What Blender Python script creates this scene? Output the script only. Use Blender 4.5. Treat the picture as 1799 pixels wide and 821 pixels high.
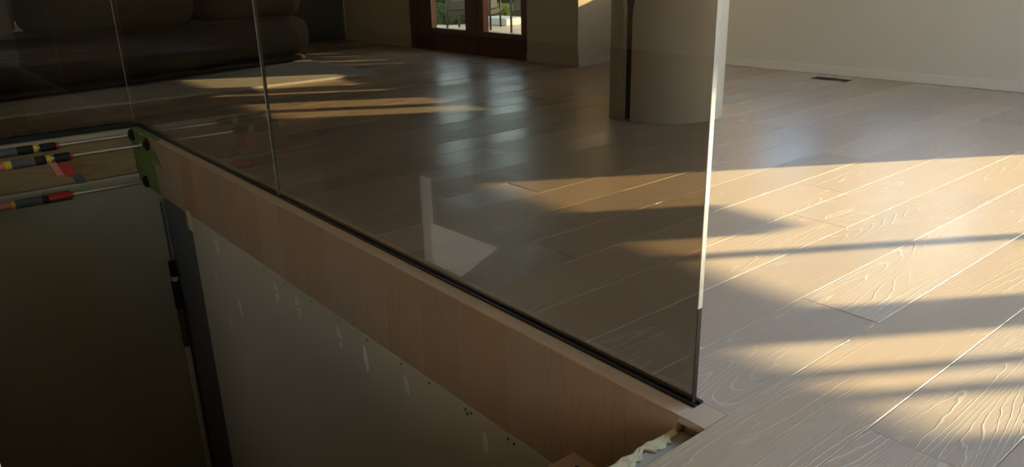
import bpy, bmesh, math, random
from mathutils import Vector, Matrix
random.seed(7)
SC = bpy.context.scene
C = SC.collection
for o in list(bpy.data.objects): bpy.data.objects.remove(o)

# ------------------------------------------------------------------ camera
cam = bpy.data.cameras.new('camera')
cam.sensor_fit = 'HORIZONTAL'; cam.sensor_width = 36.0
cam.lens = 1340.4/1799*36.0
cam.clip_start = 0.02; cam.clip_end = 300
co = bpy.data.objects.new('camera', cam); C.objects.link(co)
_r = Vector((0.6354, 0.7718, -0.0240)); _d = Vector((0.2428, -0.2292, -0.9426)); 
_f = _r.cross(_d)            # right x down = forward (camera axes)
_r.normalize(); _f.normalize(); _d = _f.cross(_r)
m = Matrix(((_r.x, -_d.x, -_f.x), (_r.y, -_d.y, -_f.y), (_r.z, -_d.z, -_f.z))).to_4x4()
m.translation = Vector((0.8082, -1.1562, 0.92))
co.matrix_world = m
SC.camera = co

# ------------------------------------------------------------------ light and exposure
AZ, EL = math.radians(33.0), math.radians(13.0)
SUN_DIR = Vector((math.sin(AZ)*math.cos(EL), math.cos(AZ)*math.cos(EL), math.sin(EL)))   # towards the sun
sl = bpy.data.lights.new('sun', 'SUN'); sl.energy = 15.0; sl.color = (1.0, 0.81, 0.46); sl.angle = math.radians(0.53)
so = bpy.data.objects.new('sun', sl); C.objects.link(so)
so.rotation_euler = SUN_DIR.to_track_quat('Z', 'Y').to_euler(); so.location = SUN_DIR*40
w = bpy.data.worlds.new('sky'); SC.world = w; w.use_nodes = True
wn = w.node_tree.nodes; wl = w.node_tree.links
sky = wn.new('ShaderNodeTexSky'); sky.sky_type = 'NISHITA'; sky.sun_disc = False
sky.sun_elevation = EL; sky.sun_rotation = AZ; sky.air_density = 1.0; sky.dust_density = 0.5; sky.ozone_density = 1.5
bg = wn['Background']; bg.inputs[1].default_value = 1.15
wl.new(sky.outputs[0], bg.inputs[0])
SC.view_settings.view_transform = 'Standard'; SC.view_settings.look = 'None'
SC.view_settings.gamma = 1.0; SC.view_settings.use_curve_mapping = False
SC.view_settings.exposure = 0.65

# ------------------------------------------------------------------ materials
MATS = {}
def newmat(name):
    mt = bpy.data.materials.new(name); mt.use_nodes = True
    MATS[name] = mt
    nt = mt.node_tree
    return mt, nt, nt.nodes, nt.links, nt.nodes['Principled BSDF']
def plain(name, col, rough=0.6, metal=0.0, spec=0.4, noise=0.0, nscale=20.0, bump=0.0, bscale=200.0):
    mt, nt, N, L, b = newmat(name)
    b.inputs['Base Color'].default_value = (*col, 1); b.inputs['Roughness'].default_value = rough
    b.inputs['Metallic'].default_value = metal; b.inputs['Specular IOR Level'].default_value = spec
    tc = N.new('ShaderNodeTexCoord')
    if noise > 0:
        nz = N.new('ShaderNodeTexNoise'); nz.inputs['Scale'].default_value = nscale; nz.inputs['Detail'].default_value = 4
        L.new(tc.outputs['Object'], nz.inputs['Vector'])
        mx = N.new('ShaderNodeMix'); mx.data_type = 'RGBA'
        mx.inputs[6].default_value = (*[c*(1-noise) for c in col], 1); mx.inputs[7].default_value = (*[min(1, c*(1+noise)) for c in col], 1)
        L.new(nz.outputs[0], mx.inputs[0]); L.new(mx.outputs[2], b.inputs['Base Color'])
    if bump > 0:
        n2 = N.new('ShaderNodeTexNoise'); n2.inputs['Scale'].default_value = bscale; n2.inputs['Detail'].default_value = 3
        L.new(tc.outputs['Object'], n2.inputs['Vector'])
        bp = N.new('ShaderNodeBump'); bp.inputs['Strength'].default_value = bump; bp.inputs['Distance'].default_value = 0.004
        L.new(n2.outputs[0], bp.inputs['Height']); L.new(bp.outputs[0], b.inputs['Normal'])
    return mt
def oak(name, base, line, axis='Y', rough=0.36, line_amt=0.5, vary=0.10, rings=11.0, cross=5.5, along=0.5, bump=0.25, spec=0.5, lw=6.5):
    """lime-washed brushed oak: contour lines of a stretched noise field give cathedral grain"""
    mt, nt, N, L, b = newmat(name)
    tc = N.new('ShaderNodeTexCoord'); oi = N.new('ShaderNodeObjectInfo')
    off = N.new('ShaderNodeVectorMath'); off.operation = 'SCALE'; off.inputs[0].default_value = (37.0, 53.0, 71.0)
    L.new(oi.outputs['Random'], off.inputs['Scale'])
    ad = N.new('ShaderNodeVectorMath'); ad.operation = 'ADD'
    L.new(tc.outputs['Object'], ad.inputs[0]); L.new(off.outputs[0], ad.inputs[1])
    def mapped(c, a):
        mp = N.new('ShaderNodeVectorMath'); mp.operation = 'MULTIPLY'
        v = [c, c, c]; v['XYZ'.index(axis)] = a
        mp.inputs[1].default_value = v; L.new(ad.outputs[0], mp.inputs[0]); return mp
    def math_(op, a, bb=None, cc=None):
        n = N.new('ShaderNodeMath'); n.operation = op
        for i, x in enumerate((a, bb, cc)):
            if x is None: continue
            if isinstance(x, (int, float)): n.inputs[i].default_value = x
            else: L.new(x, n.inputs[i])
        return n.outputs[0]
    n1 = N.new('ShaderNodeTexNoise'); n1.inputs['Scale'].default_value = 1.0; n1.inputs['Detail'].default_value = 1.2; n1.inputs['Roughness'].default_value = 0.45
    L.new(mapped(cross, along).outputs[0], n1.inputs['Vector'])
    nw = N.new('ShaderNodeTexNoise'); nw.inputs['Scale'].default_value = 1.0; nw.inputs['Detail'].default_value = 2
    L.new(mapped(60, 22).outputs[0], nw.inputs['Vector'])
    h = math_('MULTIPLY_ADD', n1.outputs[0], rings*2.2, math_('MULTIPLY', nw.outputs[0], 0.55))
    fr = math_('FRACT', h)
    tri = math_('ABSOLUTE', math_('SUBTRACT', fr, 0.5))           # 0 on the line
    ln = math_('SUBTRACT', 1.0, math_('MULTIPLY', tri, lw)); ln = math_('MAXIMUM', ln, 0.0)
    n2 = N.new('ShaderNodeTexNoise'); n2.inputs['Scale'].default_value = 1.0; n2.inputs['Detail'].default_value = 2
    L.new(mapped(260, 7).outputs[0], n2.inputs['Vector'])
    fib = math_('SMOOTH_MIN', math_('MAXIMUM', math_('MULTIPLY', math_('SUBTRACT', n2.outputs[0], 0.56), 5.0), 0.0), 1.0, 0.1)
    # patchy: lines come and go
    n3 = N.new('ShaderNodeTexNoise'); n3.inputs['Scale'].default_value = 1.0; n3.inputs['Detail'].default_value = 1
    L.new(mapped(5, 1.2).outputs[0], n3.inputs['Vector'])
    gate = math_('MINIMUM', math_('MAXIMUM', math_('MULTIPLY', math_('SUBTRACT', n3.outputs[0], 0.36), 5.0), 0.0), 1.0)
    lines = math_('MULTIPLY', ln, gate)
    tot = math_('MINIMUM', math_('ADD', lines, math_('MULTIPLY', fib, 0.45)), 1.0)
    mx = N.new('ShaderNodeMix'); mx.data_type = 'RGBA'
    mx.inputs[6].default_value = (*base, 1); mx.inputs[7].default_value = (*line, 1)
    L.new(math_('MULTIPLY', tot, line_amt), mx.inputs[0])
    hs = N.new('ShaderNodeHueSaturation')
    wn_ = N.new('ShaderNodeTexWhiteNoise'); wn_.noise_dimensions = '1D'; L.new(oi.outputs['Random'], wn_.inputs['W'])
    L.new(math_('MULTIPLY_ADD', oi.outputs['Random'], vary*2, 1.0-vary), hs.inputs['Value'])
    L.new(math_('MULTIPLY_ADD', wn_.outputs['Value'], 0.3, 0.85), hs.inputs['Saturation'])
    L.new(mx.outputs[2], hs.inputs['Color']); L.new(hs.outputs[0], b.inputs['Base Color'])
    if rough is None: L.new(math_('MULTIPLY_ADD', wn_.outputs['Value'], 0.16, 0.24), b.inputs['Roughness'])
    else: b.inputs['Roughness'].default_value = rough
    b.inputs['Specular IOR Level'].default_value = spec
    if bump:
        bp = N.new('ShaderNodeBump'); bp.inputs['Strength'].default_value = bump; bp.inputs['Distance'].default_value = 0.0015
        L.new(tot, bp.inputs['Height']); L.new(bp.outputs[0], b.inputs['Normal'])
    return mt
def glassmat(name, tint, f0=0.04):
    mt = bpy.data.materials.new(name); mt.use_nodes = True; MATS[name] = mt
    nt = mt.node_tree; N = nt.nodes; L = nt.links; N.clear()
    out = N.new('ShaderNodeOutputMaterial'); tr = N.new('ShaderNodeBsdfTransparent'); gl = N.new('ShaderNodeBsdfGlossy')
    tr.inputs[0].default_value = (*tint, 1); gl.inputs['Roughness'].default_value = 0.0; gl.inputs[0].default_value = (1, 1, 1, 1)
    lw = N.new('ShaderNodeLayerWeight'); lw.inputs[0].default_value = 0.5
    p = N.new('ShaderNodeMath'); p.operation = 'POWER'; p.inputs[1].default_value = 5.0; L.new(lw.outputs['Facing'], p.inputs[0])
    ma = N.new('ShaderNodeMath'); ma.operation = 'MULTIPLY_ADD'; ma.inputs[1].default_value = 1-f0; ma.inputs[2].default_value = f0; L.new(p.outputs[0], ma.inputs[0])
    mx = N.new('ShaderNodeMixShader'); L.new(ma.outputs[0], mx.inputs[0]); L.new(tr.outputs[0], mx.inputs[1]); L.new(gl.outputs[0], mx.inputs[2])
    L.new(mx.outputs[0], out.inputs[0]); return mt

OAK_FLOOR = oak('oak_floor', (0.475, 0.375, 0.278), (0.80, 0.73, 0.58), 'Y', line_amt=0.34, rings=17.0, bump=0.42, rough=None, spec=0.6, lw=9.0)
OAK_FASCIA = oak('oak_fascia', (0.42, 0.295, 0.20), (0.29, 0.195, 0.125), 'Z', line_amt=0.35, vary=0.07, bump=0.08, rough=0.5)
OAK_CAP = oak('oak_cap', (0.56, 0.395, 0.245), (0.64, 0.47, 0.31), 'X', line_amt=0.3, vary=0.03, bump=0.05, rough=0.45)
PINE = oak('pine_lumber', (0.40, 0.26, 0.095), (0.28, 0.16, 0.05), 'Y', line_amt=0.6, rings=6, bump=0.05, rough=0.7)
TREADW = oak('tread_lumber', (0.44, 0.275, 0.165), (0.32, 0.18, 0.10), 'Y', line_amt=0.4, rings=5, bump=0.1, rough=0.7)
MAHOG = oak('mahogany', (0.125, 0.045, 0.036), (0.085, 0.03, 0.024), 'Z', line_amt=0.5, vary=0.03, bump=0.03, rough=0.45)
WALL = plain('wall_paint', (0.74, 0.675, 0.56), 0.75, noise=0.02, nscale=3, bump=0.05, bscale=300)
TRIMM = plain('trim_paint', (0.80, 0.735, 0.62), 0.5)
CEIL = plain('ceiling_paint', (0.75, 0.72, 0.66), 0.9)
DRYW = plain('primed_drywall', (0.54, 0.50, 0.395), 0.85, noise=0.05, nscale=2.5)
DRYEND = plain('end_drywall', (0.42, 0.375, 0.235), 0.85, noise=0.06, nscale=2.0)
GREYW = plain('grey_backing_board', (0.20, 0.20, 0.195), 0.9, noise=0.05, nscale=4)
WHITE = plain('white_primer', (0.86, 0.84, 0.80), 0.7)
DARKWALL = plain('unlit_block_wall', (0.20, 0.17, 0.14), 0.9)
BLACK = plain('black_anodised', (0.012, 0.013, 0.016), 0.35, spec=0.5)
RUBBER = plain('black_rubber', (0.012, 0.012, 0.013), 0.6)
STEEL = plain('steel_tube', (0.72, 0.70, 0.66), 0.28, metal=0.85)
GREYGRIP = plain('grey_grip', (0.10, 0.11, 0.11), 0.7, noise=0.3, nscale=40)
YELLOW = plain('yellow_plastic', (0.70, 0.50, 0.03), 0.45)
RED = plain('red_plastic', (0.50, 0.045, 0.03), 0.45)
SALMON = plain('faded_red_tube', (0.62, 0.22, 0.15), 0.5)
PALE = plain('pale_tube', (0.68, 0.62, 0.44), 0.5)
TAPE = plain('green_tape', (0.15, 0.25, 0.065), 0.6, noise=0.12, nscale=30)
PLASTER = plain('pedestal_plaster', (0.62, 0.55, 0.455), 0.42, spec=0.5, noise=0.02, nscale=6)
DARKCORE = plain('pedestal_core', (0.10, 0.105, 0.125), 0.6)
BOUCLE = plain('dark_boucle', (0.050, 0.044, 0.034), 0.95, spec=0.1, noise=0.4, nscale=60, bump=0.8, bscale=90)
RUGM = plain('rug_wool', (0.55, 0.53, 0.47), 0.95, spec=0.1, noise=0.12, nscale=120, bump=0.6, bscale=350)
NAVY = plain('navy_paint', (0.022, 0.028, 0.048), 0.5)
FOAM = plain('spray_foam', (0.80, 0.69, 0.40), 0.8, noise=0.15, nscale=60, bump=0.9, bscale=60)
GREYLEDGE = plain('grey_subfloor', (0.46, 0.41, 0.31), 0.85, noise=0.2, nscale=14)
SPACKLE = plain('white_spackle', (0.80, 0.78, 0.70), 0.6)
SCREW = plain('screw_steel', (0.03, 0.03, 0.03), 0.4, metal=0.6)
PLATE = plain('switch_plate', (0.66, 0.63, 0.57), 0.4)
PAVING = plain('pale_paving', (0.62, 0.58, 0.48), 0.85, noise=0.08, nscale=2)
LAWN = plain('lawn', (0.16, 0.20, 0.07), 0.95, noise=0.3, nscale=3)
OUTDARK = plain('outdoor_cushion', (0.06, 0.065, 0.075), 0.9, noise=0.2, nscale=20)
OUTFRAME = plain('outdoor_frame', (0.025, 0.027, 0.03), 0.5)
OUTTEAK = plain('outdoor_teak', (0.50, 0.33, 0.18), 0.6, noise=0.15, nscale=20)
BLUEBOX = plain('pale_blue_render', (0.62, 0.66, 0.68), 0.8)
BARK = plain('bark', (0.07, 0.055, 0.04), 0.95, noise=0.3, nscale=12)
LEAFA = plain('leaf_mid', (0.11, 0.19, 0.05), 0.6, noise=0.35, nscale=2)
LEAFB = plain('leaf_dark', (0.05, 0.095, 0.035), 0.6, noise=0.35, nscale=2)
LEAFC = plain('leaf_light', (0.26, 0.30, 0.06), 0.6, noise=0.3, nscale=4)
TINT = glassmat('tinted_glass', (0.545, 0.505, 0.44))
CLEAR = glassmat('clear_glass', (0.97, 0.98, 0.98))
EDGEM = plain('polished_glass_edge', (0.52, 0.54, 0.53), 0.12, spec=0.9, noise=.35, nscale=28)

# ------------------------------------------------------------------ helpers
def link(name, me, mat=None, parent=None, loc=None):
    if mat is not None and not me.materials: me.materials.append(mat)
    o = bpy.data.objects.new(name, me); C.objects.link(o)
    if parent is not None: o.parent = parent
    if loc is not None: o.location = loc
    return o
def tag(o, label, cat, group=None):
    o['label'] = label; o['category'] = cat
    if group: o['group'] = group
    return o
def thing(name, label, cat, loc=(0, 0, 0), group=None):
    o = bpy.data.objects.new(name, None); C.objects.link(o); o.location = loc; o.empty_display_size = 0.1
    return tag(o, label, cat, group)
def bm_box(bm, a, b):
    x0, y0, z0 = a; x1, y1, z1 = b
    v = [bm.verts.new(p) for p in ((x0, y0, z0), (x1, y0, z0), (x1, y1, z0), (x0, y1, z0), (x0, y0, z1), (x1, y0, z1), (x1, y1, z1), (x0, y1, z1))]
    for q in ((0, 3, 2, 1), (4, 5, 6, 7), (0, 1, 5, 4), (1, 2, 6, 5), (2, 3, 7, 6), (3, 0, 4, 7)): bm.faces.new([v[i] for i in q])
    return v
def mesh_of(bm, name, smooth=False, bevel=0.0, seg=1):
    if bevel > 0:
        bmesh.ops.bevel(bm, geom=bm.edges[:], offset=bevel, segments=seg, affect='EDGES', profile=0.5)
    bmesh.ops.recalc_face_normals(bm, faces=bm.faces[:])
    me = bpy.data.meshes.new(name); bm.to_mesh(me); bm.free()
    if smooth:
        for p in me.polygons: p.use_smooth = True
    return me
def box(name, a, b, mat, parent=None, bevel=0.0, seg=1):
    """box with its origin at its own centre of the base"""
    cx_, cy_ = (a[0]+b[0])/2, (a[1]+b[1])/2; z_ = min(a[2], b[2])
    if parent is not None: px, py, pz = parent.matrix_basis.translation
    bm = bmesh.new(); bm_box(bm, (a[0]-cx_, a[1]-cy_, a[2]-z_), (b[0]-cx_, b[1]-cy_, b[2]-z_))
    o = link(name, mesh_of(bm, name, bevel=bevel, seg=seg), mat, parent)
    t = Vector((cx_, cy_, z_))
    if parent is not None: t -= world_off(parent)
    o.location = t
    return o
def world_off(o):
    t = Vector((0, 0, 0))
    while o is not None:
        t += o.location; o = o.parent
    return t
def struct(o): o['kind'] = 'structure'; return o
def boxes(name, lst, mat, parent=None):
    bm = bmesh.new()
    for a, b in lst: bm_box(bm, a, b)
    return link(name, mesh_of(bm, name), mat, parent)
def prism(name, pts, axis, lo, hi, mat, parent=None, bevel=0.0):
    """polygon in the plane across axis ('x','y','z'), extruded from lo to hi"""
    bm = bmesh.new()
    def P(p, t): return {'x': (t, p[0], p[1]), 'y': (p[0], t, p[1]), 'z': (p[0], p[1], t)}[axis]
    A = [bm.verts.new(P(p, lo)) for p in pts]; B = [bm.verts.new(P(p, hi)) for p in pts]
    bm.faces.new(A); bm.faces.new(B[::-1]); n = len(pts)
    for i in range(n): bm.faces.new((A[i], B[i], B[(i+1) % n], A[(i+1) % n]))
    return link(name, mesh_of(bm, name, bevel=bevel), mat, parent)
def lathe_mesh(name, prof, n=20, smooth=True):
    """profile [(r, z)] revolved about local Z, capped"""
    bm = bmesh.new(); rings = []
    for r, z in prof:
        rings.append([bm.verts.new((r*math.cos(2*math.pi*i/n), r*math.sin(2*math.pi*i/n), z)) for i in range(n)])
    for a, b in zip(rings, rings[1:]):
        for i in range(n): bm.faces.new((a[i], a[(i+1) % n], b[(i+1) % n], b[i]))
    bm.faces.new(rings[0][::-1]); bm.faces.new(rings[-1])
    me = mesh_of(bm, name)
    if smooth:
        for p in me.polygons: p.use_smooth = len(p.vertices) == 4
        try: me.set_sharp_from_angle(angle=math.radians(40))
        except Exception: pass
    return me
def tube(name, pts, r, mat, parent=None, n=10):
    bm = bmesh.new(); rings = []
    pts = [Vector(p) for p in pts]
    for i, p in enumerate(pts):
        t = (pts[min(i+1, len(pts)-1)]-pts[max(i-1, 0)]).normalized()
        q = t.to_track_quat('Z', 'Y')
        rr = r[i] if isinstance(r, (list, tuple)) else r
        rings.append([bm.verts.new(p+q @ Vector((rr*math.cos(2*math.pi*k/n), rr*math.sin(2*math.pi*k/n), 0))) for k in range(n)])
    for a, b in zip(rings, rings[1:]):
        for k in range(n): bm.faces.new((a[k], a[(k+1) % n], b[(k+1) % n], b[k]))
    bm.faces.new(rings[0][::-1]); bm.faces.new(rings[-1])
    me = mesh_of(bm, name)
    for p in me.polygons: p.use_smooth = len(p.vertices) == 4
    return link(name, me, mat, parent)
def wall_x(name, x0, x1, y0, y1, z0, z1, holes, mat):
    """wall running along X between y0..y1 with rectangular holes (xa, xb, za, zb)"""
    xs = sorted({x0, x1, *[h[0] for h in holes], *[h[1] for h in holes]}); zs = sorted({z0, z1, *[h[2] for h in holes], *[h[3] for h in holes]})
    lst = []
    for a, b in zip(xs, xs[1:]):
        run = None
        for c, d in zip(zs, zs[1:]):
            mx_, mz_ = (a+b)/2, (c+d)/2
            if any(h[0] < mx_ < h[1] and h[2] < mz_ < h[3] for h in holes):
                if run: lst.append(((a, y0, run[0]), (b, y1, run[1]))); run = None
            else: run = (run[0], d) if run else (c, d)
        if run: lst.append(((a, y0, run[0]), (b, y1, run[1])))
    return struct(boxes(name, lst, mat))

# ------------------------------------------------------------------ floor
PITCH = 0.2193
XL, XR = -8.90, 4.60            # room limits
YD, YB = 3.90, 4.893            # door wall, back wall inner faces
XRET = -4.40                    # return wall
YN = -5.2                       # wall behind the camera
ZC = 2.75
floor = struct(boxes('floor', [((XL-.2, 0.03, -0.34), (XR+.2, YB+.15, -0.018)), ((0.02, YN, -0.34), (XR+.2, 0.03, -0.018)),
                        ((XL-.2, YN, -0.34), (-4.50, 0.03, -0.018)), ((-4.50, YN, -0.34), (0.02, -1.20, -0.018))], GREYLEDGE))
_cache = {}
def plank(x0, x1, y0, y1):
    key = (round(x1-x0, 4), round(y1-y0, 3))
    if key not in _cache:
        hw, hl, c = (x1-x0)/2-0.0004, (y1-y0)/2-0.0004, 0.0016
        bm = bmesh.new()
        lo = [bm.verts.new(p) for p in ((-hw, -hl, -.018), (hw, -hl, -.018), (hw, hl, -.018), (-hw, hl, -.018))]
        mi = [bm.verts.new((v.co.x, v.co.y, -c)) for v in lo]
        ix, iy = hw-c, hl-c*0.5
        up = [bm.verts.new(p) for p in ((-ix, -iy, 0), (ix, -iy, 0), (ix, iy, 0), (-ix, iy, 0))]
        bm.faces.new(up)
        for i in range(4):
            j = (i+1) % 4
            bm.faces.new((lo[i], lo[j], mi[j], mi[i])); bm.faces.new((mi[i], mi[j], up[j], up[i]))
        me = mesh_of(bm, 'plank'); me.materials.append(OAK_FLOOR); _cache[key] = me
    o = bpy.data.objects.new('plank', _cache[key]); C.objects.link(o); o.parent = floor
    o.location = ((x0+x1)/2, (y0+y1)/2, 0.0); o.rotation_euler = (rp.gauss(0, .0006), rp.gauss(0, .0022), 0)
rp = random.Random(11)
KNOWN = {-2: 2.194, -3: 1.395, -1: 0.737, 1: 0.25, -5: 0.48, -6: 1.174, -4: 1.80, -11: 1.275, -9: 0.58, 0: 1.62, -7: 1.9, -8: 0.9, -10: 2.05}
LEN = 1.905
PK0, PK1 = -41, 11
for k in range(PK0, PK1):
    x0, x1 = k*PITCH, (k+1)*PITCH
    j = KNOWN.get(k, None)
    if j is None: j = rp.uniform(0, LEN)
    ytop = YB if x0 > XRET-0.05 else YD
    if x0 >= -0.01: ylow = -2.2
    elif x1 < -4.58: ylow = -1.9
    else: ylow = 0.078
    if k == -1: segs_low = 0.0
    y = j - LEN*math.ceil((j-ylow)/LEN)
    while y < ytop:
        a, b = max(y, ylow), min(y+LEN, ytop)
        if b-a > 0.02: plank(max(x0, XL), x1, a, b)
        y += LEN
# floor beyond the view, coloured dark to dim its reflection in the glass
struct(boxes('floor', [((PK1*PITCH, -2.2, -.018), (XR, YB, 0)), ((0.0, YN, -.018), (XR, -2.2, 0)), ((XL, YN, -.018), (-4.60, -1.9, 0)), ((-4.60, YN, -.018), (0.0, -1.16, 0))], plain('brown_floor_paper', (.19, .138, .088), .85, noise=.1, nscale=4)))

# ------------------------------------------------------------------ room shell
# back wall windows in metres: (x0, x1, z0, z1)
# (right edges and tops allow for the wall thickness the low sun has to clear)
W1 = (-4.20, -2.52, 0.81, 1.16)
W2 = (-2.117, -1.25, 0.81, 1.16)
W3 = (0.827, 1.507, 0.12, 1.165)
W4 = (1.507, 1.85, 0.12, 1.03)
W5 = (1.85, 2.66, 0.12, 1.19)
W6 = (2.793, 3.395, 0.12, 1.29)
wall_x('wall_back', XRET-.15, XR+.15, YB, YB+.15, -0.3, ZC, [W1, W2, W3, W4, W5, W6], WALL)
DX0, DX1, DZ1 = -7.24, -5.125, 2.12
wall_x('wall_door', XL-.15, XRET, YD, YD+.15, -0.3, ZC, [(DX0, DX1, -0.3, DZ1)], WALL)
struct(boxes('wall_return', [((XRET-.15, YD+.15, -.3), (XRET, YB, ZC))], WALL))
struct(boxes('wall_left', [((XL-.15, YN, -.3), (XL, YD, ZC))], WALL))
struct(boxes('wall_right', [((XR, YN, -.3), (XR+.15, -5.05, ZC)), ((XR, -2.4, -.3), (XR+.15, YB, ZC)), ((XR, -5.05, -.3), (XR+.15, -2.4, 1.2)), ((XR, -5.05, 2.65), (XR+.15, -2.4, ZC))], WALL))
struct(box('window_9', (XR+.06, -5.049, 1.201), (XR+.066, -2.401, 2.649), CLEAR))  # unseen window, added to bounce warm light onto the fascia
wall_x('wall_near', XL-.15, XR+.15, YN-.15, YN, -.3, ZC, [], WALL)
# ceiling with an unseen roof light in a deep well, added to brighten the room
FILL_SKYL = [(-0.3, 3.4, 1.3, 4.3)]
xs = sorted({XL-.15, XR+.15, *[v for s in FILL_SKYL for v in s[:2]]}); ys = sorted({YN-.15, YB+.15, *[v for s in FILL_SKYL for v in s[2:]]})
lst = []
for a, b in zip(xs, xs[1:]):
    for c, d in zip(ys, ys[1:]):
        if not any(s[0] < (a+b)/2 < s[1] and s[2] < (c+d)/2 < s[3] for s in FILL_SKYL): lst.append(((a, c, ZC), (b, d, ZC+.65)))
struct(boxes('ceiling', lst, CEIL))
for i, s in enumerate(FILL_SKYL):
    struct(box('window_%d' % (7+i), (s[0]+.001, s[2]+.001, ZC+.60), (s[1]-.001, s[3]-.001, ZC+.61), CLEAR))
# baseboards
struct(box('baseboard_back', (XRET, YB-.014, 0.001), (XR, YB-.0005, .068), TRIMM, bevel=.002))
struct(box('baseboard_door_wall_left', (XL, YD-.014, .001), (DX0-.002, YD-.0005, .075), TRIMM, bevel=.002))
struct(box('baseboard_door_wall_right', (DX1+.002, YD-.014, .001), (XRET+.014, YD-.0005, .075), TRIMM, bevel=.002))
struct(box('baseboard_return', (XRET+.0005, YD-.014, .001), (XRET+.014, YB-.014, .075), TRIMM, bevel=.002))
struct(box('baseboard_left', (XL+.0005, 0.5, .001), (XL+.014, YD-.014, .075), TRIMM, bevel=.002))

def window(n, x0, x1, z0, z1, mullions=(), sides='LR'):
    root = struct(bpy.data.objects.new('window_%d' % n, None)); C.objects.link(root); root.location = (x0, YB, z0)
    t = 0.001
    y0, y1 = YB+.05, YB+.11; fw = .012
    bm = bmesh.new()
    bars = [((x0+t, y0, z0+t), (x0+fw, y1, z1-t))] if 'L' in sides else []
    if 'R' in sides: bars.append(((x1-fw, y0, z0+t), (x1-t, y1, z1-t)))
    for a, b in (*bars, ((x0+fw, y0, z0+t), (x1-fw, y1, z0+fw)), ((x0+fw, y0, z1-fw), (x1-fw, y1, z1-t))): bm_box(bm, a, b)
    o = link('window_frame', mesh_of(bm, 'window_frame'), MAHOG, root); o.location = -root.location
    for a, b in mullions: box('mullion', (a, y0, z0+fw), (b, y1, z1-fw), MAHOG, root)
    box('pane', (x0+fw, YB+.075, z0+fw), (x1-fw, YB+.081, z1-fw), CLEAR, root)
window(1, *W1); window(2, *W2, mullions=[(-1.70, -1.58)])
window(3, *W3, sides='L'); window(4, *W4, sides=''); window(5, *W5, mullions=[(2.09, 2.12)], sides='R')
window(6, *W6, mullions=[(3.015, 3.033), (3.141, 3.160)])

# french doors -----------------------------------------------------------------
def door(n, x0, x1, lx0, lx1, zb, parent=None):
    root = struct(bpy.data.objects.new('door_%d' % n, None)); C.objects.link(root); root.location = (x0, YD+.02, 0)
    y0, y1 = YD+.02, YD+.095; z0, z1 = .015, 2.04
    box('stile', (x0, y0, z0), (lx0, y1, z1), MAHOG, root, bevel=.003)
    box('stile', (lx1, y0, z0), (x1, y1, z1), MAHOG, root, bevel=.003)
    box('rail', (lx0, y0+.001, z0), (lx1, y1-.001, zb), MAHOG, root)
    box('rail', (lx0, y0+.001, z1-.13), (lx1, y1-.001, z1), MAHOG, root)
    box('pane', (lx0+.001, y0+.012, zb+.001), (lx1-.001, y0+.018, z1-.131), CLEAR, root)
    hx = x1-.05 if n == 1 else x0+.05
    tube('handle', [(hx-x0, -.001, 1.0), (hx-x0, -.05, 1.0), (hx-x0+(-.1 if n == 1 else .1), -.055, 1.0)], .009, BLACK, root)
def HX(x): return (x+.8785)*.92
door(1, -7.13, HX(-7.50), HX(-8.32), HX(-7.60), .247)
door(2, HX(-7.36), -5.19, HX(-7.25), HX(-6.53), .247)
tr = struct(boxes('trim_1', [((DX0+.001, YD-.02, .001), (-7.131, YD+.149, 2.119)), ((-5.189, YD-.02, .001), (DX1-.001, YD+.149, 2.119)), ((-7.131, YD-.02, 2.045), (-5.189, YD+.149, 2.119)),
                ((HX(-7.50)+.001, YD+.005, .001), (HX(-7.36)-.001, YD+.149, 2.045)), ((-7.131, YD+.01, -.02), (-5.189, YD+.16, .014))], MAHOG))

# light switch plate on the door wall
sw = thing('switch_plate', 'pale plate on wall left of the glazed doors', 'wall plate', (-7.54, YD, .317))
box('plate', (-7.575, YD-.007, .315), (-7.505, YD-.0005, .43), PLATE, sw, bevel=.002)
for zz in (.337, .382): box('socket', (-7.555, YD-.009, zz), (-7.525, YD-.0071, zz+.028), TRIMM, sw, bevel=.001)
# dark navy door on left wall
nd = struct(boxes('door_3', [((XL+.001, 3.05, .002), (XL+.03, 3.86, 2.05))], NAVY))
for z0_, z1_ in ((.25, .9), (1.05, 1.85)): box('panel', (XL+.0301, 3.17, z0_), (XL+.036, 3.74, z1_), NAVY, nd, bevel=.003)

# ------------------------------------------------------------------ stairwell
ZB = -2.75
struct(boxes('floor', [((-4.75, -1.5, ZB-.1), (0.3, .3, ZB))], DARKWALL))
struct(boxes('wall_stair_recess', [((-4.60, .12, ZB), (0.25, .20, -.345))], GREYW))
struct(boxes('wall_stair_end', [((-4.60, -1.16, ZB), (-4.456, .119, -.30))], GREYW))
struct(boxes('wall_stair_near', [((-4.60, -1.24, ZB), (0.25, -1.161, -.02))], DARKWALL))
struct(boxes('wall_stair_foot', [((0.03, -1.16, ZB), (0.25, .119, -.345))], DARKWALL))
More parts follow.
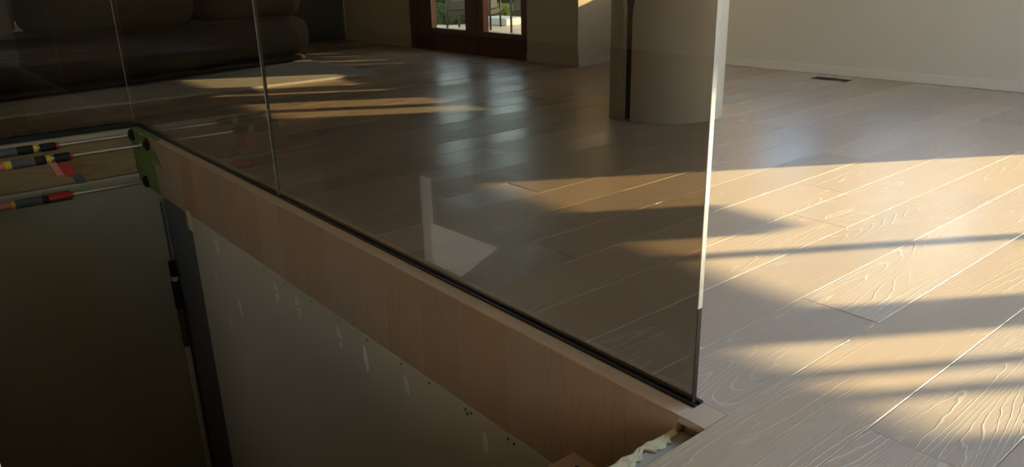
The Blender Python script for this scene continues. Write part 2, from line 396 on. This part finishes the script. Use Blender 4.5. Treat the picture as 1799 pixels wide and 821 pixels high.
# drywall sheet of the long wall
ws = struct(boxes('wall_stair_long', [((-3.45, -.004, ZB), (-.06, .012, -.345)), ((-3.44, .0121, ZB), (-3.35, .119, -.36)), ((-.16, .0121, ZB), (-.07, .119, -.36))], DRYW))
def blob(name, cx_, cz_, rx, rz, rot, seed, parent, mat=SPACKLE, t=.0012):
    r = random.Random(seed); n = 14; pts = []
    for i in range(n):
        a = 2*math.pi*i/n; k = r.uniform(.72, 1.1)
        x, z = rx*k*math.cos(a), rz*k*math.sin(a)
        pts.append((cx_+x*math.cos(rot)-z*math.sin(rot), cz_+x*math.sin(rot)+z*math.cos(rot)))
    return prism(name, pts, 'y', -.0042, -.0042-t, mat, parent)
SPK2 = plain('thin_spackle', (0.70, 0.67, 0.58), 0.8)
for i, (x, z, rx, rz, rot, mt) in enumerate([(-2.306, -.437, .022, .05, .15, SPK2), (-2.074, -.433, .024, .055, .2, SPK2), (-1.698, -.437, .018, .05, .15, SPK2), (-1.494, -.444, .018, .055, .12, SPACKLE),
                                  (-1.207, -.428, .018, .045, .2, SPK2), (-.767, -.432, .014, .036, .15, SPK2), (-2.83, -.70, .018, .06, .1, SPK2), (-3.03, -.86, .014, .05, .1, SPK2), (-3.05, -.42, .02, .05, .2, SPK2), (-3.15, -.62, .012, .04, .1, SPK2)]):
    blob('spackle_patch', x, z, rx, rz, rot, i, ws, mt)
scr = lathe_mesh('screw', [(.0045, 0), (.0045, .0012), (.002, .0018)], 10); scr.materials.append(SCREW)
for x, z in [(-2.192, -.362), (-1.939, -.36), (-1.695, -.36), (-1.469, -.36), (-1.234, -.36), (-1.062, -.358), (-.863, -.362), (-.835, -.362), (-.855, -.374), (-.656, -.362), (-.631, -.366), (-2.306, -.437), (-2.074, -.433), (-1.701, -.449), (-2.42, -.37), (-.45, -.362)]:
    o = link('screw', scr, None, ws, (x, -.0055 if z < -.40 else -.0042, z)); o.rotation_euler = (math.pi/2, 0, 0)
# end wall drywall, rim joist lumber
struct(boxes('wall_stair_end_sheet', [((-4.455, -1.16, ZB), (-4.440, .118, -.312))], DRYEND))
rj = tag(box('rim_joist', (-4.50, -1.16, -.295), (-4.452, .0, -.045), PINE, bevel=.004), 'raw pine board across end of stairwell below black channel', 'lumber')
struct(box('trim_2', (-4.456, -1.16, -.311), (-4.432, -.001, -.297), DRYW))

# fascia: boards, cap
fa = thing('fascia', 'oak boarded fascia along stairwell edge under the glass', 'fascia', (0, 0, -.35))
x = -4.45; k = -20
edges = [-4.45] + [i*PITCH-.0 for i in range(-20, 0)] + [-.071]
edges = sorted(set(edges))
for a, b in zip(edges, edges[1:]):
    box('board', (a+.0004, 0, -.353), (b-.0004, .018, -.0042), OAK_FASCIA, fa, bevel=.0012)
box('backing', (-4.45, .0185, -.345), (-.075, .03, -.005), GREYLEDGE, fa)
cap = box('cap', (-4.45, 0.0, -.004), (-.071, .0462, 0), OAK_CAP, fa, bevel=.001)
# short nosing piece between glass end and stair head
np_ = box('plank', (-.0705, 0.0, -.018), (-.0005, .0775, 0), oak('oak_nosing', (0.51, 0.385, 0.265), (0.64, 0.52, 0.39), 'X', line_amt=.15, vary=.02, bump=.05, rough=.4), floor)
box('nosing_face', (-.069, .022, -.075), (-.001, .03, -.019), OAK_FASCIA, floor)
# stair head ledge and foam
lg = tag(box('subfloor_edge', (-.075, -1.15, -.10), (.012, .021, -.048), GREYLEDGE, bevel=.004), 'grey rough subfloor ledge under the floor edge at the stair head', 'subfloor')
def foam():
    from mathutils import noise as mn
    r = random.Random(5); bm = bmesh.new(); N1, N2 = 130, 13; g = []
    for i in range(N1):
        y = .012-.62*i/(N1-1); row = []
        wv = .024+.016*mn.noise((y*22, 3.1, 0))+.012*mn.noise((y*75, 7.7, 0)); xl = -.086+.006*mn.noise((y*40, 1.3, 5))
        if i < 10: wv *= .35+.065*i
        for j in range(N2):
            a = math.pi*j/(N2-1); hx = (1-math.cos(a))/2
            lump = .75+.6*mn.noise((y*55, hx*5, 2.2))+.35*mn.noise((y*140, hx*12, 9.2))
            row.append(bm.verts.new((xl+wv*hx*1.2, y+r.uniform(-.0012, .0012), -.0475+.009*(math.sin(a)**.6 if 0 < j < N2-1 else 0)*lump)))
        g.append(row)
    for a, b in zip(g, g[1:]):
        for j in range(N2-1): bm.faces.new((a[j], a[j+1], b[j+1], b[j]))
    # underside closes the strip
    for a, b in zip(g, g[1:]): bm.faces.new((a[0], b[0], b[-1], a[-1]))
    bm.faces.new(g[0][::-1]); bm.faces.new(g[-1])
    me = mesh_of(bm, 'foam_strip', smooth=True)
    return tag(link('foam_strip', me, FOAM), 'ragged yellow spray foam along the grey ledge at stair head', 'foam')
foam()
# staircase
st = thing('staircase', 'rough wooden stair treads descending beside the oak fascia', 'stairs', (0, 0, ZB))
for i in range(12):
    z = -.184-i*.197; xr = -.07-i*.245
    if i == 0:
        t0 = box('tread', (-.311, -1.05, z-.038), (xr, -.077, z), TREADW, st, bevel=.003)
        hole = lathe_mesh('nail_hole', [(.005, 0), (.005, .0006)], 10)
        link('nail_hole', hole, SCREW, t0, (-.262-(-.311+xr)/2, -.115-(-1.05-.077)/2, .038))
    else: box('tread', (-.311-i*.245, -1.05, z-.038), (xr, -.077, z), TREADW, st, bevel=.003)
for yy in (-.30, -.95):
    o = prism('stringer', [(-.09, -.23), (-.09, -.45), (-2.9, -2.73), (-3.15, -2.73), (-3.15, -2.68)], 'y', yy, yy+.04, TREADW, st); o.location = (0, 0, -ZB)
# added glowing panel and strip that make the pale shape mirrored in the glass
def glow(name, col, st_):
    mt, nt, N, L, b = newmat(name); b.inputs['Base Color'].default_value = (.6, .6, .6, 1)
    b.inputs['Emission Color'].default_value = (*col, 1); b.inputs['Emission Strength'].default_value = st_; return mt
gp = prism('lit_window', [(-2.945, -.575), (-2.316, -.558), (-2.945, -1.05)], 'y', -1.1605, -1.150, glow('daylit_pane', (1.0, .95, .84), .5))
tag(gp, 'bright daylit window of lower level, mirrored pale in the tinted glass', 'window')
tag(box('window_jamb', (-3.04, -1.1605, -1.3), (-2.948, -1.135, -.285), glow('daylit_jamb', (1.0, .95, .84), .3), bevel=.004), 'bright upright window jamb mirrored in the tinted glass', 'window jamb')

# ------------------------------------------------------------------ glass balustrade
GY0, GY1, GZ = .0535, .0665, 1.07
def pane_thing(label, a, b, edges_):
    t = thing('glass_panel', label, 'glass panel', ((a[0]+b[0])/2, (a[1]+b[1])/2, 0))
    box('pane', a, b, TINT, t)
    for ea, eb in edges_: box('polished_edge', ea, eb, EDGEM, t)
    return t
XE, XJ, XC = -.0745, -2.283, -4.558
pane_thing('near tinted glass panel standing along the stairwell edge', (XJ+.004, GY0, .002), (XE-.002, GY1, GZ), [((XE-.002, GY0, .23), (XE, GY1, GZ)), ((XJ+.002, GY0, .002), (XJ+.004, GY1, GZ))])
box('edge_seal', (XE-.002, GY0, .002), (XE, GY1, .2299), plain('edge_seal', (.02, .02, .022), .6, spec=.2), [o_ for o_ in bpy.data.objects if o_.name == 'glass_panel'][0])  # dark reflection of the interior put into the colour of the lower edge
pane_thing('farther tinted glass panel between the near panel and corner', (XC, GY0, .002), (XJ-.004, GY1, GZ), [((XJ-.004, GY0, .002), (XJ-.002, GY1, GZ))])
pane_thing('tinted glass panel across the end of the stairwell above raw pine', (-4.573, -2.3, .012), (-4.560, GY0-.001, GZ), [((-4.573, GY0-.001, .012), (-4.560, GY0+.001, GZ))])
ch = tag(boxes('base_channel', [((-4.548, .0465, -.017), (-.064, .0530, .006)), ((-4.548, .0670, -.017), (-.064, .0775, .006)), ((-4.548, .0530, -.017), (-.064, .0670, .001))], BLACK), 'thin black channel holding glass panels along the oak cap', 'channel')
ch2 = tag(boxes('base_channel', [((-4.600, -2.35, -.044), (-4.5735, .045, .014)), ((-4.5595, -2.35, -.044), (-4.542, .045, .014)), ((-4.5735, -2.35, -.044), (-4.5595, .045, .011))], BLACK), 'taller black channel holding glass above the raw pine board', 'channel')

# green masking tape at the fascia end
tp = thing('masking_tape', 'green masking tape wrapped over far end of oak fascia', 'tape', (-4.3, 0, 0))
def strip(pts, y, parent): o = prism('tape_strip', pts, 'y', y, y-.0006, TAPE, parent); o.location = -Vector(parent.location)
strip([(-4.449, 0), (-4.39, 0), (-4.36, -.352), (-4.445, -.352)], -.0003, tp)
strip([(-4.40, -.001), (-4.26, -.001), (-4.22, -.352), (-4.38, -.352)], -.0010, tp)
strip([(-4.27, -.02), (-4.06, -.001), (-4.02, -.06), (-4.08, -.15), (-4.03, -.352), (-4.25, -.352)], -.0017, tp)
strip([(-4.12, -.05), (-3.98, -.07), (-3.90, -.10), (-3.86, -.17), (-3.91, -.145), (-4.00, -.15), (-4.10, -.14)], -.0024, tp)
strip([(-4.10, -.16), (-4.02, -.18), (-3.995, -.352), (-4.09, -.352)], -.0024, tp)
o = prism('tape_strip', [(-4.449, -.0005), (-3.88, -.0005), (-3.93, .044), (-4.445, .044)], 'z', .0003, .0012, TAPE, tp); o.location = -Vector(tp.location)

# small wooden shim at fascia bottom
sh = thing('wood_shim', 'small pale wood block fixed below the oak fascia', 'block', (-3.44, -.012, -.43))
box('block', (-3.475, -.018, -.432), (-3.445, -.0045, -.322), OAK_CAP, sh, bevel=.002)
box('block', (-3.4445, -.014, -.437), (-3.425, -.0045, -.318), OAK_CAP, sh, bevel=.002)

# ------------------------------------------------------------------ extending support rods
def rod(label, loc, rot, segs, group=None, trigger=None, pad=True, name='support_rod'):
    t = thing(name, label, 'support rod', loc, group); t.rotation_euler = rot
    if pad:
        o = link('foot_pad', lathe_mesh('foot_pad', [(.034, 0), (.037, .004), (.037, .014), (.028, .020), (.012, .024), (.012, .034)], 24), RUBBER, t)
        link('ball_joint', lathe_mesh('ball_joint', [(.004, .026), (.012, .030), (.015, .038), (.013, .046), (.007, .050)], 16), STEEL, o)
    for nm, r, a, b, mt in segs:
        e = min(.004, (b-a)*.2)
        link(nm, lathe_mesh(nm, [(r*.88, a), (r, a+e), (r, b-e), (r*.88, b)], 22), mt, t)
    if trigger: trigger(t)
    return t
def trig_hang(t):       # squeeze handle hanging under the sleeve; local z = along the rod, world down = local +y... set by rot
    o = link('trigger', None_mesh([(-.012, .020), (.012, .020), (.014, .10), (-.014, .10)], .495, .535, 'trigger'), SALMON, t)
    o2 = link('lever', None_mesh([(-.010, .030), (.010, .030), (.012, .115), (-.012, .115)], .440, .492, 'lever'), RED, t)
    o3 = link('lever_tip', None_mesh([(-.011, .10), (.011, .10), (.010, .165), (-.010, .165)], .415, .462, 'lever_tip'), GREYGRIP, o2)
def None_mesh(sec, za, zb, nm):
    """little wedge-shaped handle: section in local (x, y), run from za to zb"""
    bm = bmesh.new(); A = [bm.verts.new((p[0], p[1], za-(p[1]-.02)*.35)) for p in sec]; B = [bm.verts.new((p[0], p[1], zb-(p[1]-.02)*.35)) for p in sec]
    bm.faces.new(A); bm.faces.new(B[::-1])
    for i in range(4): bm.faces.new((A[i], B[i], B[(i+1) % 4], A[(i+1) % 4]))
    return mesh_of(bm, nm, bevel=.004, seg=2)
def trig_body(t):       # closed handle lying along the rod
    o = link('trigger', None_mesh([(-.012, .006), (.012, .006), (.012, .026), (-.012, .026)], .43, .56, 'trigger'), RUBBER, t)
    link('lever', None_mesh([(-.010, -.030), (.010, -.030), (.010, -.016), (-.010, -.016)], .42, .56, 'lever'), RED, t)
# columns: local x->-X, local y->-Z (down), local z->-Y
RYD = Matrix(((-1, 0, 0), (0, 0, -1), (0, -1, 0))).to_euler()
segs1 = [('inner_tube', .0095, .03, .46, STEEL), ('release_tip', .019, .415, .432, RED), ('clamp_body', .024, .432, .515, RUBBER), ('collar', .012, .515, .53, STEEL), ('ring', .023, .53, .552, YELLOW), ('sleeve', .025, .552, .634, RUBBER), ('grip', .026, .634, .75, GREYGRIP), ('ring', .024, .75, .772, YELLOW), ('outer_tube', .020, .772, 1.135, SALMON)]
segs2 = [('inner_tube', .0095, .03, .45, STEEL), ('release_tip', .019, .405, .42, RED), ('clamp_body', .025, .42, .497, RUBBER), ('collar', .012, .497, .515, STEEL), ('ring', .023, .515, .54, YELLOW), ('sleeve', .025, .54, .594, RUBBER), ('grip', .026, .594, .706, GREYGRIP), ('ring', .024, .706, .74, YELLOW), ('outer_tube', .021, .74, 1.135, SALMON)]
segs3 = [('inner_tube', .0095, .03, .45, STEEL), ('clamp_body', .018, .42, .55, RED), ('sleeve', .026, .55, .582, RUBBER), ('grip', .026, .582, .719, GREYGRIP), ('ring', .022, .719, .741, YELLOW), ('outer_tube', .021, .741, 1.135, SALMON)]
G = 'support rods braced across the stairwell'
rod('topmost support rod, hard against the raw pine board', (-4.40, -.003, -.040), RYD, segs1, G)
rod('support rod with red lever hanging down, second from top', (-4.078, -.003, -.050), RYD, segs2, G, trig_hang)
rod('lowest horizontal support rod with red clamp body', (-4.253, -.003, -.315), RYD, segs3, G, trig_body)
# upright rod in the corner (top pad under the fascia level)
rod('upright pole with black clamp standing in dark stairwell corner', (-4.395, .085, -.50), (math.pi, 0, 0),
    [('inner_tube', .007, .0, .46, GREYGRIP), ('clamp_body', .024, .42, .53, RUBBER), ('ring', .020, .53, .565, PALE), ('sleeve', .027, .565, .77, RUBBER), ('grip', .022, .77, 1.06, plain('dull_red_grip', (.14, .06, .045), .6)), ('outer_tube', .019, 1.06, 2.249, PALE)], None, None, pad=False, name='support_pole')

# ------------------------------------------------------------------ round pedestal
PX, PY, PR = -2.317, 2.647, .351
pd = thing('round_pedestal', 'cream round pedestal of curved shells with dark vertical slot', 'pedestal', (PX, PY, 0))
FACE = math.radians(-50.6); PH = .84
def shell(phi0, phi1, open0, open1, r_out=PR, r_in=PR-.028):
    """curved shell between angles phi0..phi1 (deg from the viewer side) with rounded upper corners"""
    bm = bmesh.new(); NZ, NA = 28, 48; g_out, g_in = [], []
    rad = .21
    for i in range(NZ+1):
        z = .002+(PH-.002)*i/NZ
        def inset():
            zz = z-(PH-rad)
            if zz <= 0: return 0.0
            u = min(zz/rad, 1.0); return rad*.95*(1-math.sqrt(max(0, 1-u*u)))
        d = math.degrees(inset()/r_out)
        a0 = phi0+(d if open0 else 0); a1 = phi1-(d if open1 else 0)
        ro, ri = [], []
        for j in range(NA+1):
            a = FACE+math.radians(a0+(a1-a0)*j/NA)
            ro.append(bm.verts.new((r_out*math.cos(a), r_out*math.sin(a), z))); ri.append(bm.verts.new((r_in*math.cos(a), r_in*math.sin(a), z)))
        g_out.append(ro); g_in.append(ri)
    for G_, fl in ((g_out, 0), (g_in, 1)):
        for a, b in zip(G_, G_[1:]):
            for j in range(NA): bm.faces.new((a[j], a[j+1], b[j+1], b[j]))
    for i in range(NZ):
        for j in (0, NA): bm.faces.new((g_out[i][j], g_out[i+1][j], g_in[i+1][j], g_in[i][j]))
    for i in (0, NZ):
        for j in range(NA): bm.faces.new((g_out[i][j], g_out[i][j+1], g_in[i][j+1], g_in[i][j]))
    me = mesh_of(bm, 'shell')
    for p in me.polygons: p.use_smooth = True
    try: me.set_sharp_from_angle(angle=math.radians(35))
    except Exception: pass
    return link('shell', me, PLASTER, pd)
shell(-36.0, 140, True, True); shell(-196, -47.5, True, True)
link('core', lathe_mesh('core', [(PR-.06, .001), (PR-.06, .80), (PR-.08, .82)], 48), DARKCORE, pd)

# ------------------------------------------------------------------ floor register
vt = thing('floor_vent', 'dark slotted metal vent set in floor near back wall', 'floor vent', (-2.305, 4.65, 0))
vx0, vx1, vy0, vy1 = -2.452, -2.158, 4.597, 4.702
box('bed', (vx0+.002, vy0+.002, .0002), (vx1-.002, vy1-.002, .0012), BLACK, vt)
for a, b in (((vx0, vy0, .0004), (vx1, vy0+.012, .004)), ((vx0, vy1-.012, .0004), (vx1, vy1, .004)), ((vx0, vy0+.012, .0004), (vx0+.012, vy1-.012, .004)), ((vx1-.012, vy0+.012, .0004), (vx1, vy1-.012, .004))):
    box('frame_bar', a, b, BLACK, vt, bevel=.001)
for i in range(16):
    xx = vx0+.02+i*(vx1-vx0-.04)/15
    box('slat', (xx-.003, vy0+.0125, .0013), (xx+.003, vy1-.0125, .0035), BLACK, vt)

# ------------------------------------------------------------------ sofa and rug
def sweep(name, spine, half, z0, z1, parent, mat, n=44, pw=3.2, endlen=.35, bulge=0.0):
    """rounded upholstered block swept along a plan spine (list of xy)"""
    pts = []
    for i in range(n+1):
        u = i/n*(len(spine)-1); k = min(int(u), len(spine)-2); f = u-k
        p0 = Vector(spine[max(k-1, 0)]); p1 = Vector(spine[k]); p2 = Vector(spine[k+1]); p3 = Vector(spine[min(k+2, len(spine)-1)])
        pts.append(.5*((2*p1)+(p2-p0)*f+(2*p0-5*p1+4*p2-p3)*f*f+(3*p1-p0-3*p2+p3)*f**3))
    ln = [0]
    for a, b in zip(pts, pts[1:]): ln.append(ln[-1]+(b-a).length)
    tot = ln[-1]; bm = bmesh.new(); rings = []; M = 28; zc, zh = (z0+z1)/2, (z1-z0)/2
    for i, p in enumerate(pts):
        t = (pts[min(i+1, n)]-pts[max(i-1, 0)]).normalized(); nr = Vector((-t.y, t.x))
        e = min(ln[i], tot-ln[i])/endlen; s = 1.0 if e >= 1 else max(.02, (1-(1-e)**2.6)**(1/2.6))
        ring = []
        for k in range(M):
            a = 2*math.pi*k/M; ca, sa = math.cos(a), math.sin(a)
            q = (abs(ca)**pw+abs(sa)**pw)**(-1/pw)
            zz = zh*sa*q*(.35+.65*s)
            ring.append(bm.verts.new((p.x+nr.x*half*ca*q*s, p.y+nr.y*half*ca*q*s, zc+zz)))
        rings.append(ring)
    for a, b in zip(rings, rings[1:]):
        for k in range(M): bm.faces.new((a[k], a[(k+1) % M], b[(k+1) % M], b[k]))
    bm.faces.new(rings[0][::-1]); bm.faces.new(rings[-1])
    o = link(name, mesh_of(bm, name, smooth=True), mat, parent); o.location = -Vector(parent.location)
    return o
sf = thing('sofa', 'large dark curved sofa standing behind the far glass panel', 'sofa', (-6.8, .6, 0))
SP = [(-7.25, 2.38), (-7.05, 1.70), (-6.75, .75), (-6.55, -.1), (-6.45, -1.0), (-6.42, -1.9)]
sweep('plinth', [(a-.02, b) for a, b in SP], .40, .021, .10, sf, BOUCLE, endlen=.3)
sweep('seat_body', SP, .47, .07, .50, sf, BOUCLE)
for i, (a, b) in enumerate(((0, 1.55), (1.55, 3.15), (3.15, 5.0))):
    def pt(u):
        k = min(int(u), len(SP)-2); f = u-k; return (SP[k][0]*(1-f)+SP[k+1][0]*f+.12, SP[k][1]*(1-f)+SP[k+1][1]*f)
    sweep('back_cushion', [pt(a+(b-a)*j/4) for j in range(5)], .26, .46, 1.12, sf, BOUCLE, endlen=.25, n=24)
rg = thing('rug', 'pale grey wool rug lying under the dark curved sofa', 'rug', (-6.9, 1.0, 0))
box('pile', (-8.4, -1.6, .0005), (-5.44, 2.38, .02), RUGM, rg, bevel=.006, seg=2)
box('binding', (-8.405, 2.3805, .0005), (-5.435, 2.388, .014), RUGM, rg, bevel=.002)
box('binding', (-5.4395, -1.6, .0005), (-5.432, 2.38, .014), RUGM, rg, bevel=.002)

# ------------------------------------------------------------------ outdoors
struct(boxes('ground', [((-60, YB+.16, -.45), (60, 90, -.075)), ((-60, YD+.16, -.45), (XRET-.16, YB+.159, -.075))], LAWN))
pv = struct(boxes('patio', [((-16, YD+.16, -.0749), (XRET-.16, YB+.159, -.07)), ((-16, YB+.16, -.0749), (6, 6.75, -.07)), ((-10.6, 6.75, -.0749), (6, 8.0, -.07))], PAVING))
tag(box('masonry_pier', (-2.11, 6.0, -.07), (-1.98, 6.35, 3.4), WALL, bevel=.01), 'rendered garden pier standing on patio outside the back windows', 'pier')  # unseen, added to shade part of the first back window
ps = thing('privacy_screen', 'board screen on patio beside the glazed doors', 'screen', (-4.6, 6.0, -.07))  # unseen, added so sun reaches the doors only in thin strips
_sl = [-5.60, -5.457, -5.014, -4.467, -4.037, -3.72]; _wd = [0, .09, .07, .09, .07, 0]
for i in range(5):
    a = _sl[i]+_wd[i]/2; b = _sl[i+1]-_wd[i+1]/2; nb = max(1, round((b-a)/.16))
    for j in range(nb): box('board', (a+(b-a)*j/nb, 5.985, -.0695), (a+(b-a)*(j+1)/nb-.0002, 6.015, 2.1), OUTTEAK, ps)
for i, zt in ((1, 1.16), (2, .92), (3, 1.16), (4, 1.02)): box('board', (_sl[i]-_wd[i]/2+.0002, 5.985, zt), (_sl[i]+_wd[i]/2-.0004, 6.015, 2.1), OUTTEAK, ps)
box('rail', (-5.60, 6.0155, .3), (-3.72, 6.04, .36), OUTTEAK, ps); box('rail', (-5.60, 6.0155, 2.0), (-3.72, 6.04, 2.08), OUTTEAK, ps)
def lounge(label, loc, rz):
    t = thing('lounge_chair', label, 'chair', loc, 'patio chairs'); t.rotation_euler = (0, 0, rz)
    for sx in (-.36, .36):
        for sy in (-.34, .34): tube('leg', [(sx, sy, 0), (sx, sy, .62 if sy > 0 else .58)], .017, OUTFRAME, t, n=8)
        o = box('armrest', (sx-.035, -.36, .0), (sx+.035, .36, .03), OUTTEAK, None, bevel=.006); o.parent = t; o.location = (sx, 0, .575)
    for nm, a, b, m_ in (('seat_frame', (-.36, -.34, .24), (.36, .34, .31), OUTFRAME), ('seat_cushion', (-.33, -.34, .315), (.33, .28, .46), OUTDARK), ('back_cushion', (-.33, .22, .462), (.33, .36, .90), OUTDARK)):
        o = box(nm, a, b, m_, None, bevel=.02 if 'cushion' in nm else .004, seg=3); o.parent = t
        o.location = ((a[0]+b[0])/2, (a[1]+b[1])/2, a[2])
    return t
lounge('dark patio chair seen through the right glazed door', (-8.40, 6.95, -.0695), math.radians(35))
lounge('dark patio chair seen partly behind the post between the doors', (-9.62, 6.60, -.0695), math.radians(38))
tag(box('planter_box', (-10.4, 7.25, -.0695), (-9.6, 7.75, .05), BLUEBOX, bevel=.015), 'low pale blue box on patio beyond the right door', 'planter')
def foliage(name, c, r, n, size, mat, parent, seed):
    rr = random.Random(seed); V, F = [], []
    for i in range(n):
        while True:
            p = Vector((rr.uniform(-1, 1), rr.uniform(-1, 1), rr.uniform(-1, 1)))
            if .35 < p.length < 1: break
        p = Vector((p.x*r[0], p.y*r[1], p.z*r[2]))+Vector(c)
        d = Vector((rr.gauss(0, 1), rr.gauss(0, 1), rr.gauss(0, 1))).normalized(); e = d.orthogonal().normalized(); s = size*rr.uniform(.6, 1.3)
        b = len(V); V += [p-d*s, p+e*s*.5, p+d*s, p-e*s*.5]; F.append((b, b+1, b+2, b+3))
    me = bpy.data.meshes.new(name); me.from_pydata(V, [], F); me.update()
    return link(name, me, mat, parent)
def tree(label, loc, h, r, mat, seed, n=5000, size=.14):
    t = thing('shrub', label, 'shrub', loc, 'shrubs beyond the patio')
    tube('trunk', [(0, 0, -.02), (.05, .02, h*.35), (-.04, .05, h*.7), (.03, 0, h*.9)], [.09, .07, .05, .02], BARK, t, n=9)
    foliage('crown', (0, 0, h*.68), (r, r, h*.42), n, size, mat, t, seed)
def hedge(label, loc, size, mat, seed, n=5000, leaf=.06):
    t = thing('hedge', label, 'hedge', loc)
    bm = bmesh.new(); bm_box(bm, (-size[0]*.42, -size[1]*.42, 0), (size[0]*.42, size[1]*.42, size[2]*.85))
    link('twigs', mesh_of(bm, 'twigs', bevel=.05, seg=2), LEAFB, t)
    rr = random.Random(seed); V, F = [], []
    for i in range(n):
        p = Vector((rr.uniform(-.5, .5)*size[0], rr.uniform(-.5, .5)*size[1], rr.uniform(.02, 1)*size[2]))
        if abs(p.x) < size[0]*.4 and abs(p.y) < size[1]*.4 and p.z < size[2]*.8: continue
        d = Vector((rr.gauss(0, 1), rr.gauss(0, 1), rr.gauss(0, 1))).normalized(); e = d.orthogonal().normalized(); s = leaf*rr.uniform(.6, 1.3)
        b = len(V); V += [p-d*s, p+e*s*.5, p+d*s, p-e*s*.5]; F.append((b, b+1, b+2, b+3))
    me = bpy.data.meshes.new('leaves'); me.from_pydata(V, [], F); me.update(); link('leaves', me, mat, t)
hedge('low dark hedge at patio edge beyond left door', (-11.9, 7.25, -.075), (2.4, .6, .30), LEAFB, 1, 6000, .04)
hedge('short sunlit hedge behind the pale blue box', (-11.15, 8.4, -.075), (1.2, .6, .26), LEAFC, 2, 4000, .04)
hedge('long green hedge along the garden end', (-18, 13.5, -.075), (16, 2.0, 1.25), LEAFA, 3, 16000, .10)
for i, (x, y, h, r, mt, lb) in enumerate([(-13.2, 8.5, 1.0, .55, LEAFA, 'bushy green shrub nearest the patio hedge'), (-14.6, 9.9, 1.5, .55, LEAFB, 'slim dark shrub with visible trunk'), (-16.6, 10.4, 1.4, .9, LEAFA, 'broad green shrub at the far side of garden'), (-12.9, 10.9, 1.3, .8, LEAFB, 'dark shrub seen through right door'), (-15.0, 8.7, .9, .5, LEAFC, 'yellow green shrub behind the dark hedge')]):
    tree(lb, (x, y, -.075), h, r, mt, 20+i, 4000, .07)
